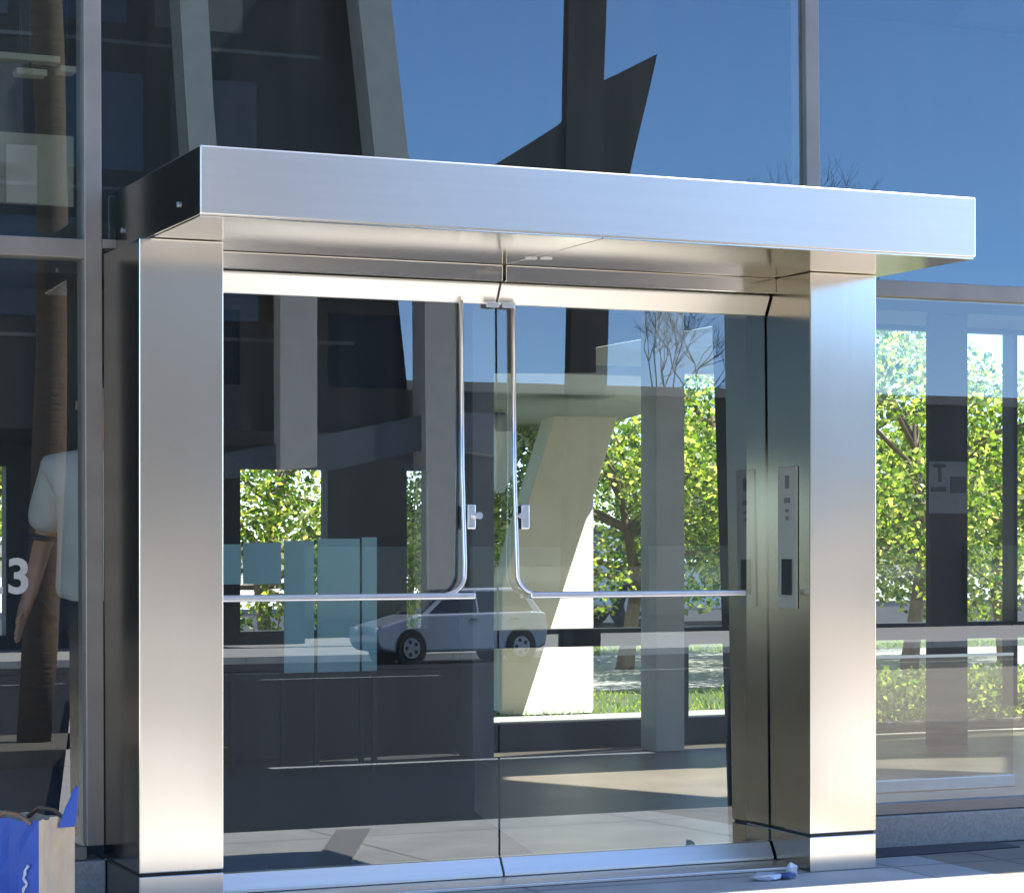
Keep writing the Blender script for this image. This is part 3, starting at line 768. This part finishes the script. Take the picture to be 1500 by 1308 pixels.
MB().prism([M(px, py, YO - .3) for px, py in ((330, 664), (480, 636), (640, 604), (735, 604), (735, 668), (640, 655), (480, 690), (330, 700))], (0, -.5, 0)).build('beam', m_beam, ob)
# dark steel sculpture pole with wing plates
YS = -30
sp = thing('steel_sculpture', (M(848, 900, YS).x, YS, -.12), 'tall dark steel pole sculpture with pointed wing plates across the street', 'sculpture')
a0, a1 = M(806, 690, YS, YP), M(862, 690, YS, YP)
b0, b1 = M(836, -120, YS, YP), M(892, -120, YS, YP)
for p in (a0, a1): p.z = -.12
b = MB(); b.prism([a0, a1, b1, b0], (0, -.22, 0)).build('pole', m_pole, sp, bevel=.02)
b = MB(); b.prism([M(px, py, YS - .05, YP) for px, py in ((690, 262), (735, 236), (822, 181), (868, 131), (884, 118), (905, 109), (963, 80), (944, 165), (925, 250), (918, 300), (690, 300))], (0, -.14, 0)).build('wing_plate', m_pole, sp)
b = MB(); b.prism([M(px, py, YS) for px, py in ((855, 480), (874, 478), (874, 606), (855, 606))], (0, -.25, 0)).build('box', m_pole, sp)
# row of low shops
YB = -62
zb2 = M(900, 580, YB).z
sh = thing('shop_row', (10, YB - 4, 0), 'long low brown shop building on the far side of the street', 'building')
MB().box(-25, 90, YB - 9, YB, -.16, zb2).build('wall', m_office, sh)
for k in range(16):
    x = -20 + k * 6.5
    f = MB().box(x, x + 4.6, YB, YB + .1, .5, 3.0).build('window_frame', m_office, sh)
    MB().box(x + .1, x + 4.5, YB + .1, YB + .13, .6, 2.9).build('window', m_carglass, f)
MB().box(-25.3, 90.3, YB - 9.2, YB + .4, zb2, zb2 + .3).build('roof', m_greyd, sh)
# bare tree reflected in the upper pane and doors
def bare(loc, h, seed, label):
    rnd = random.Random(seed); root = thing('bare_tree', loc, label, 'tree', 'bare street trees'); o = V(loc)
    tb = MB(); tb.tube([o, o + V((.05, 0, h * .25)), o + V((-.05, .05, h * .5))], [.16, .12, .09], 8); tb.build('trunk', m_twig, root)
    b = MB()
    def rec(p, d, l, r, dep):
        e = p + d * l; mdp = p + d * l * .5 + V((rnd.gauss(0, .05), rnd.gauss(0, .05), rnd.gauss(0, .05))) * l
        b.tube([p, mdp, e], [r, r * .8, r * .6], 4, caps=False)
        if dep == 0: return
        for _ in range(3 if dep > 1 else 4):
            nd = (d + V((rnd.gauss(0, .5), rnd.gauss(0, .5), rnd.gauss(.12, .35)))).normalized()
            rec(e, nd, l * rnd.uniform(.6, .85), r * .58, dep - 1)
    for _ in range(4):
        rec(o + V((-.05, .05, h * .48)), V((rnd.gauss(0, .4), rnd.gauss(0, .4), 1)).normalized(), h * .17, .06, 4)
    b.build('branches', m_twig, root)
    return root
p = M(1110, 200, -74, YP); bare((p.x, -74, -.12), p.z * .98, 4, 'tall bare branched tree across the street reflected right of the sculpture')
p = M(985, 440, -74); bare((p.x, -74, -.12), p.z + 1.0, 9, 'lower bare branched tree rising behind the shop roof reflected at the door top')
# palm
pb = M(50, 1150, -9.3, YP); pb.z = -.12; pt = M(85, -200, pb.y, YP)
struct('planting_island', MB().box(pb.x - 1.1, pb.x + 1.1, pb.y - 1.1, pb.y + 1.1, -.3, .0), m_earth)
pb.z = 0
pl = thing('palm_tree', (pb.x, pb.y, 0), 'slim brown palm trunk with a green crown on the plaza reflected in the left pane', 'palm')
pts = []; rad = []
hh = pt.z + 2.2
for k in range(13):
    t = k / 12
    pts.append((pb.x + (pt.x - pb.x) * t + .08 * math.sin(t * 5), pb.y, hh * t)); rad.append(.13 - .03 * t + (.012 if k % 2 else 0))
MB().tube(pts, rad, 14).build('trunk', m_palm, pl, smooth=True)
b = MB(); top = V(pts[-1])
for k in range(22):
    a = k * 2.399; el = .9 - (k / 22) * 1.3
    prev = None
    for j in range(11):
        t = j / 10
        p = top + V((math.cos(a) * 2.0 * t, math.sin(a) * 2.0 * t, math.sin(el) * 1.6 * t - 1.1 * t * t))
        sd = V((-math.sin(a), math.cos(a), 0)) * (.34 * math.sin(PI * min(1, t * .9 + .08)) + .02)
        if prev:
            for s in (-1, 1):
                b.face([prev[0], p, p + sd * s + V((math.cos(a) * .25, math.sin(a) * .25, -.18))])
        prev = (p, sd)
b.build('crown', m_frond, pl, recalc=False)
# dark slab standing in for a shadow on the plaza
gpts = [Mh(px, py, .0) for px, py in ((493, 1217), (543, 1215), (503, 1281), (447, 1283))]
tag(MB().prism([V((p.x, p.y, .001)) for p in gpts], (0, 0, .006)).build('shadow_slab', m_curb), 'long dark slab standing in for a shadow on the sunlit plaza paving', 'painted shadow')

# ------------------------------------------------------------------ paper bag
bl = T(57, 1300, -.78); bl.z = 0
bag = thing('shopping_bag', (bl.x, bl.y, 0), 'blue printed kraft paper shopping bag standing before the left pane', 'bag')
ang = math.radians(-20)                   # front panel direction
fd = V((-.62, .78, 0)).normalized()
sd = V((.85, .53, 0)).normalized()        # gusset direction
Hb = .43; Wf = .29; Ws = .145
c0 = bl.copy(); c1 = c0 + fd * Wf; c2 = c1 + sd * Ws; c3 = c0 + sd * Ws
def bagwall(name, p, q, m, n=8, amp=.006, sed=1, th=.002, fold=False):
    rnd = random.Random(sed); b = MB(); rows = []
    for j in range(n + 1):
        z = Hb * j / n; row = []
        for i in range(n + 1):
            t = i / n; w = p.lerp(q, t)
            nrm = (q - p).cross(V((0, 0, 1))).normalized()
            k = rnd.uniform(-amp, amp) if 0 < i < n else 0
            if fold: k -= .03 * (1 - abs(2 * t - 1)) * (j / n)
            row.append(b.bm.verts.new(V((w.x, w.y, z + (.004 * math.sin(i * 1.7) if j == n else 0))) + nrm * k))
        rows.append(row)
    for a, c in zip(rows, rows[1:]):
        for i in range(n): b.bm.faces.new((a[i], a[i + 1], c[i + 1], c[i]))
    return b.build(name, m, bag, smooth=False)
front = bagwall('front_panel', c1, c0, m_bluep, sed=2)
bagwall('side_panel', c0, c3, m_kraft, sed=3, fold=True)
bagwall('back_panel', c3, c2, m_kraft, sed=4)
bagwall('side_panel', c2, c1, m_kraft, sed=6, fold=True)
MB().prism([V((p.x, p.y, .30)) for p in (c0 + (c1 - c0) * .18 + sd * .04, c1 + sd * .04, c2 - sd * .04, c3 + (c2 - c3) * .18 - sd * .04)], (0, 0, .01)).build('contents', m_kraftd, bag)
# script lettering on the blue front
nrm = (c0 - c1).cross(V((0, 0, 1))).normalized()
pts = []
for k in range(41):
    t = k / 40; u = .20 + .05 * math.sin(t * 3.3 + 1) + .022 * math.sin(t * 30) + .012 * math.sin(t * 61)
    w = c0.lerp(c1, u * .9); pts.append(V((w.x, w.y, .03 + t * .27)) + nrm * .0085)
MB().tube(pts, [.003 + .0022 * abs(math.sin(i * .9)) for i in range(41)], 6).build('lettering', m_ink, front)
# handle and tissue flap
hpts = [c0.lerp(c1, .1) + V((0, 0, Hb - .01)), c0.lerp(c1, .25) + V((0, 0, Hb + .015)), c0.lerp(c1, .45) + V((0, 0, Hb + .02)), c0.lerp(c1, .6) + V((0, 0, Hb - .01))]
MB().tube(hpts, .006, 8).build('handle', m_kraftd, bag, smooth=True)
MB().tube([p + sd * Ws * .96 for p in hpts], .006, 8).build('handle', m_kraftd, bag, smooth=True)
e = c3
b = MB(); b.prism([e + V((-.055, -.02, Hb - .03)), e + V((.0, -.005, Hb - .03)), e + V((.012, 0, Hb + .09)), e + V((.0, 0, Hb + .085)), e + V((-.03, -.01, Hb + .03))], (.004, .01, 0)).build('tissue_flap', m_bluep, bag)

# ------------------------------------------------------------------ person inside the lobby
def skin(name, verts, edges, radii, m, parent, sub=2, root=0):
    me = bpy.data.meshes.new(name); me.from_pydata([tuple(v) for v in verts], edges, [])
    ob_ = bpy.data.objects.new(name, me); COL.objects.link(ob_)
    sk = ob_.modifiers.new('s', 'SKIN'); sk.use_smooth_shade = True
    for i, r in enumerate(radii):
        me.skin_vertices[0].data[i].radius = r if isinstance(r, tuple) else (r, r)
        me.skin_vertices[0].data[i].use_root = (i == root)
    sb = ob_.modifiers.new('u', 'SUBSURF'); sb.levels = sub; sb.render_levels = sub
    dg = bpy.context.evaluated_depsgraph_get()
    m2 = bpy.data.meshes.new_from_object(ob_.evaluated_get(dg)); m2.name = name
    bpy.data.objects.remove(ob_)
    m2.materials.clear(); m2.materials.append(m)
    for p in m2.polygons: p.use_smooth = True
    o = bpy.data.objects.new(name, m2); COL.objects.link(o); o.parent = parent; ORG[o.name] = ORG[parent.name]
    return o
pp = T(149, 1130, 1.55); pp.z = 0
per = thing('person', (pp.x, pp.y, 0), 'person in white short sleeved shirt and black trousers standing inside the left pane', 'person')
k = 1.06
def Sx(x, y, z): return (x * k, y * k, z * k)
verts = [Sx(0, 0, .98), Sx(0, 0, 1.15), Sx(0, -.01, 1.32), Sx(0, 0, 1.46), Sx(0, -.01, 1.56), Sx(0, -.03, 1.66), Sx(0, -.03, 1.76),
         Sx(-.17, 0, 1.43), Sx(-.26, .02, 1.16), Sx(-.23, -.13, .97), Sx(-.225, -.18, .91),
         Sx(.17, 0, 1.43), Sx(.26, .02, 1.16), Sx(.25, -.05, .92), Sx(.25, -.07, .85),
         Sx(-.10, 0, .92), Sx(-.11, -.01, .50), Sx(-.12, .02, .10), Sx(-.125, -.12, .045),
         Sx(.10, 0, .92), Sx(.11, -.03, .50), Sx(.12, 0, .10), Sx(.125, -.14, .045)]
edges = [(0, 1), (1, 2), (2, 3), (3, 4), (4, 5), (5, 6), (3, 7), (7, 8), (8, 9), (9, 10), (3, 11), (11, 12), (12, 13), (13, 14),
         (0, 15), (15, 16), (16, 17), (17, 18), (0, 19), (19, 20), (20, 21), (21, 22)]
radii = [(.15, .11), (.14, .10), (.16, .11), (.10, .08), .055, (.075, .09), (.07, .085), .06, .042, .032, (.03, .018), .06, .042, .032, (.03, .018),
         .085, .06, .042, .04, .085, .06, .042, .04]
nv = len(verts)
def hand(wi, base, dirv, side):
    global verts, edges, radii
    dirv = V(dirv).normalized(); sdv = V(side).normalized(); curl = V((0, -.35, -.5))
    for f in range(4):
        off = (f - 1.5) * .02; L = (.075, .085, .08, .062)[f]
        p0 = V(base) + sdv * off + dirv * .055; p1 = p0 + dirv * L * .5; p2 = p1 + (dirv + curl * .5).normalized() * L * .5
        i = len(verts); verts += [tuple(p0), tuple(p1), tuple(p2)]; radii += [.0095, .0085, .007]
        edges += [(wi, i), (i, i + 1), (i + 1, i + 2)]
    p0 = V(base) + sdv * .035 + dirv * .02; p1 = p0 + (dirv + sdv * .7).normalized() * .035; p2 = p1 + dirv * .03
    i = len(verts); verts += [tuple(p0), tuple(p1), tuple(p2)]; radii += [.012, .0095, .008]
    edges += [(wi, i), (i, i + 1), (i + 1, i + 2)]
hand(10, verts[10], (.05, -.5, -.8), (.3, -.9, .3)); hand(14, verts[14], (0, -.3, -.95), (-.2, -.95, .2))
body = skin('body', verts, edges, radii, m_skin, per)
# clothes
sv = [Sx(0, 0, .90), Sx(0, 0, 1.02), Sx(0, -.005, 1.18), Sx(0, -.01, 1.33), Sx(0, 0, 1.46), Sx(0, -.005, 1.515), Sx(-.18, 0, 1.435), Sx(-.255, .01, 1.19), Sx(.18, 0, 1.435), Sx(.255, .01, 1.19)]
se = [(0, 1), (1, 2), (2, 3), (3, 4), (4, 5), (4, 6), (6, 7), (4, 8), (8, 9)]
sr = [(.21, .155), (.205, .15), (.19, .145), (.20, .145), (.12, .105), (.075, .07), .09, .085, .09, .085]
skin('shirt', sv, se, sr, m_shirt, per)
skin('trim', [Sx(-.253, .01, 1.20), Sx(-.258, .012, 1.17)], [(0, 1)], [.092, .090], m_navy, per, sub=2)
skin('collar', [Sx(0, -.005, 1.50), Sx(0, -.008, 1.535)], [(0, 1)], [.084, .074], m_navy, per, sub=2)
tv = [Sx(0, 0, .97), Sx(-.10, 0, .88), Sx(-.11, -.01, .50), Sx(-.12, .02, .12), Sx(.10, 0, .88), Sx(.11, -.03, .50), Sx(.12, 0, .12)]
skin('trousers', tv, [(0, 1), (1, 2), (2, 3), (0, 4), (4, 5), (5, 6)], [(.16, .13), .115, .09, .07, .115, .09, .07], m_trouser, per)
for s, yy_ in ((-1, .02), (1, 0)):
    skin('shoe', [Sx(s * .122, yy_ + .03, .05), Sx(s * .124, yy_ - .07, .05), Sx(s * .126, yy_ - .17, .04)], [(0, 1), (1, 2)], [(.05, .05), (.05, .045), (.045, .035)], m_shoe, per)
skin('hair', [Sx(0, .02, 1.66), Sx(0, .01, 1.76), Sx(0, -.03, 1.815)], [(0, 1), (1, 2)], [(.08, .075), (.088, .095), (.07, .07)], m_hair, per)
for name, pts_, r, m_ in (('nose', [(0, -.112, 1.70), (0, -.135, 1.665)], .013, m_skin), ('ear', [(-.082, -.02, 1.69), (-.086, -.015, 1.66)], .016, m_skin), ('ear', [(.082, -.02, 1.69), (.086, -.015, 1.66)], .016, m_skin),
                          ('mouth', [(-.022, -.112, 1.63), (.022, -.112, 1.63)], .006, m_red)):
    MB().tube([V(per.location) + V(Sx(*q)) for q in pts_], r, 8).build(name, m_, per, smooth=True)
for s in (-1, 1):
    MB().ball(V(per.location) + V(Sx(s * .032, -.108, 1.705)), .012).build('eye', m_black, per, smooth=True)
per.rotation_euler = (0, 0, math.radians(-42))

# ------------------------------------------------------------------ light, sky, camera
w = bpy.data.worlds.new('World'); scn.world = w; w.use_nodes = True
wn = w.node_tree; bg = wn.nodes['Background']
sky = wn.nodes.new('ShaderNodeTexSky'); sky.sky_type = 'NISHITA'; sky.sun_disc = False
sky.sun_elevation = math.asin(S.z); sky.sun_rotation = math.atan2(S.x, S.y)
sky.altitude = 2500; sky.air_density = .85; sky.dust_density = .12; sky.ozone_density = 4.5
wn.links.new(sky.outputs['Color'], bg.inputs['Color']); bg.inputs['Strength'].default_value = .15
sl = bpy.data.lights.new('sun', 'SUN'); sl.energy = 5.0; sl.angle = math.radians(.53); sl.color = (1, .95, .87)
so = bpy.data.objects.new('sun', sl); COL.objects.link(so)
so.rotation_euler = (-S).to_track_quat('-Z', 'Y').to_euler(); so.location = (5, 2, 20)
cd = bpy.data.cameras.new('camera'); cd.sensor_width = 36; cd.sensor_fit = 'HORIZONTAL'; cd.lens = 36 * F / 1500
cd.shift_y = (HY - 654) / 1500; cd.clip_end = 3000; cd.clip_start = .05
co = bpy.data.objects.new('camera', cd); COL.objects.link(co); co.location = CAM
co.rotation_euler = FW.to_track_quat('-Z', 'Y').to_euler()
scn.camera = co
scn.cycles.max_bounces = 14; scn.cycles.transparent_max_bounces = 24; scn.cycles.glossy_bounces = 6
scn.view_settings.view_transform = 'Standard'; scn.view_settings.look = 'None'
scn.view_settings.exposure = 1.65; scn.view_settings.gamma = 1
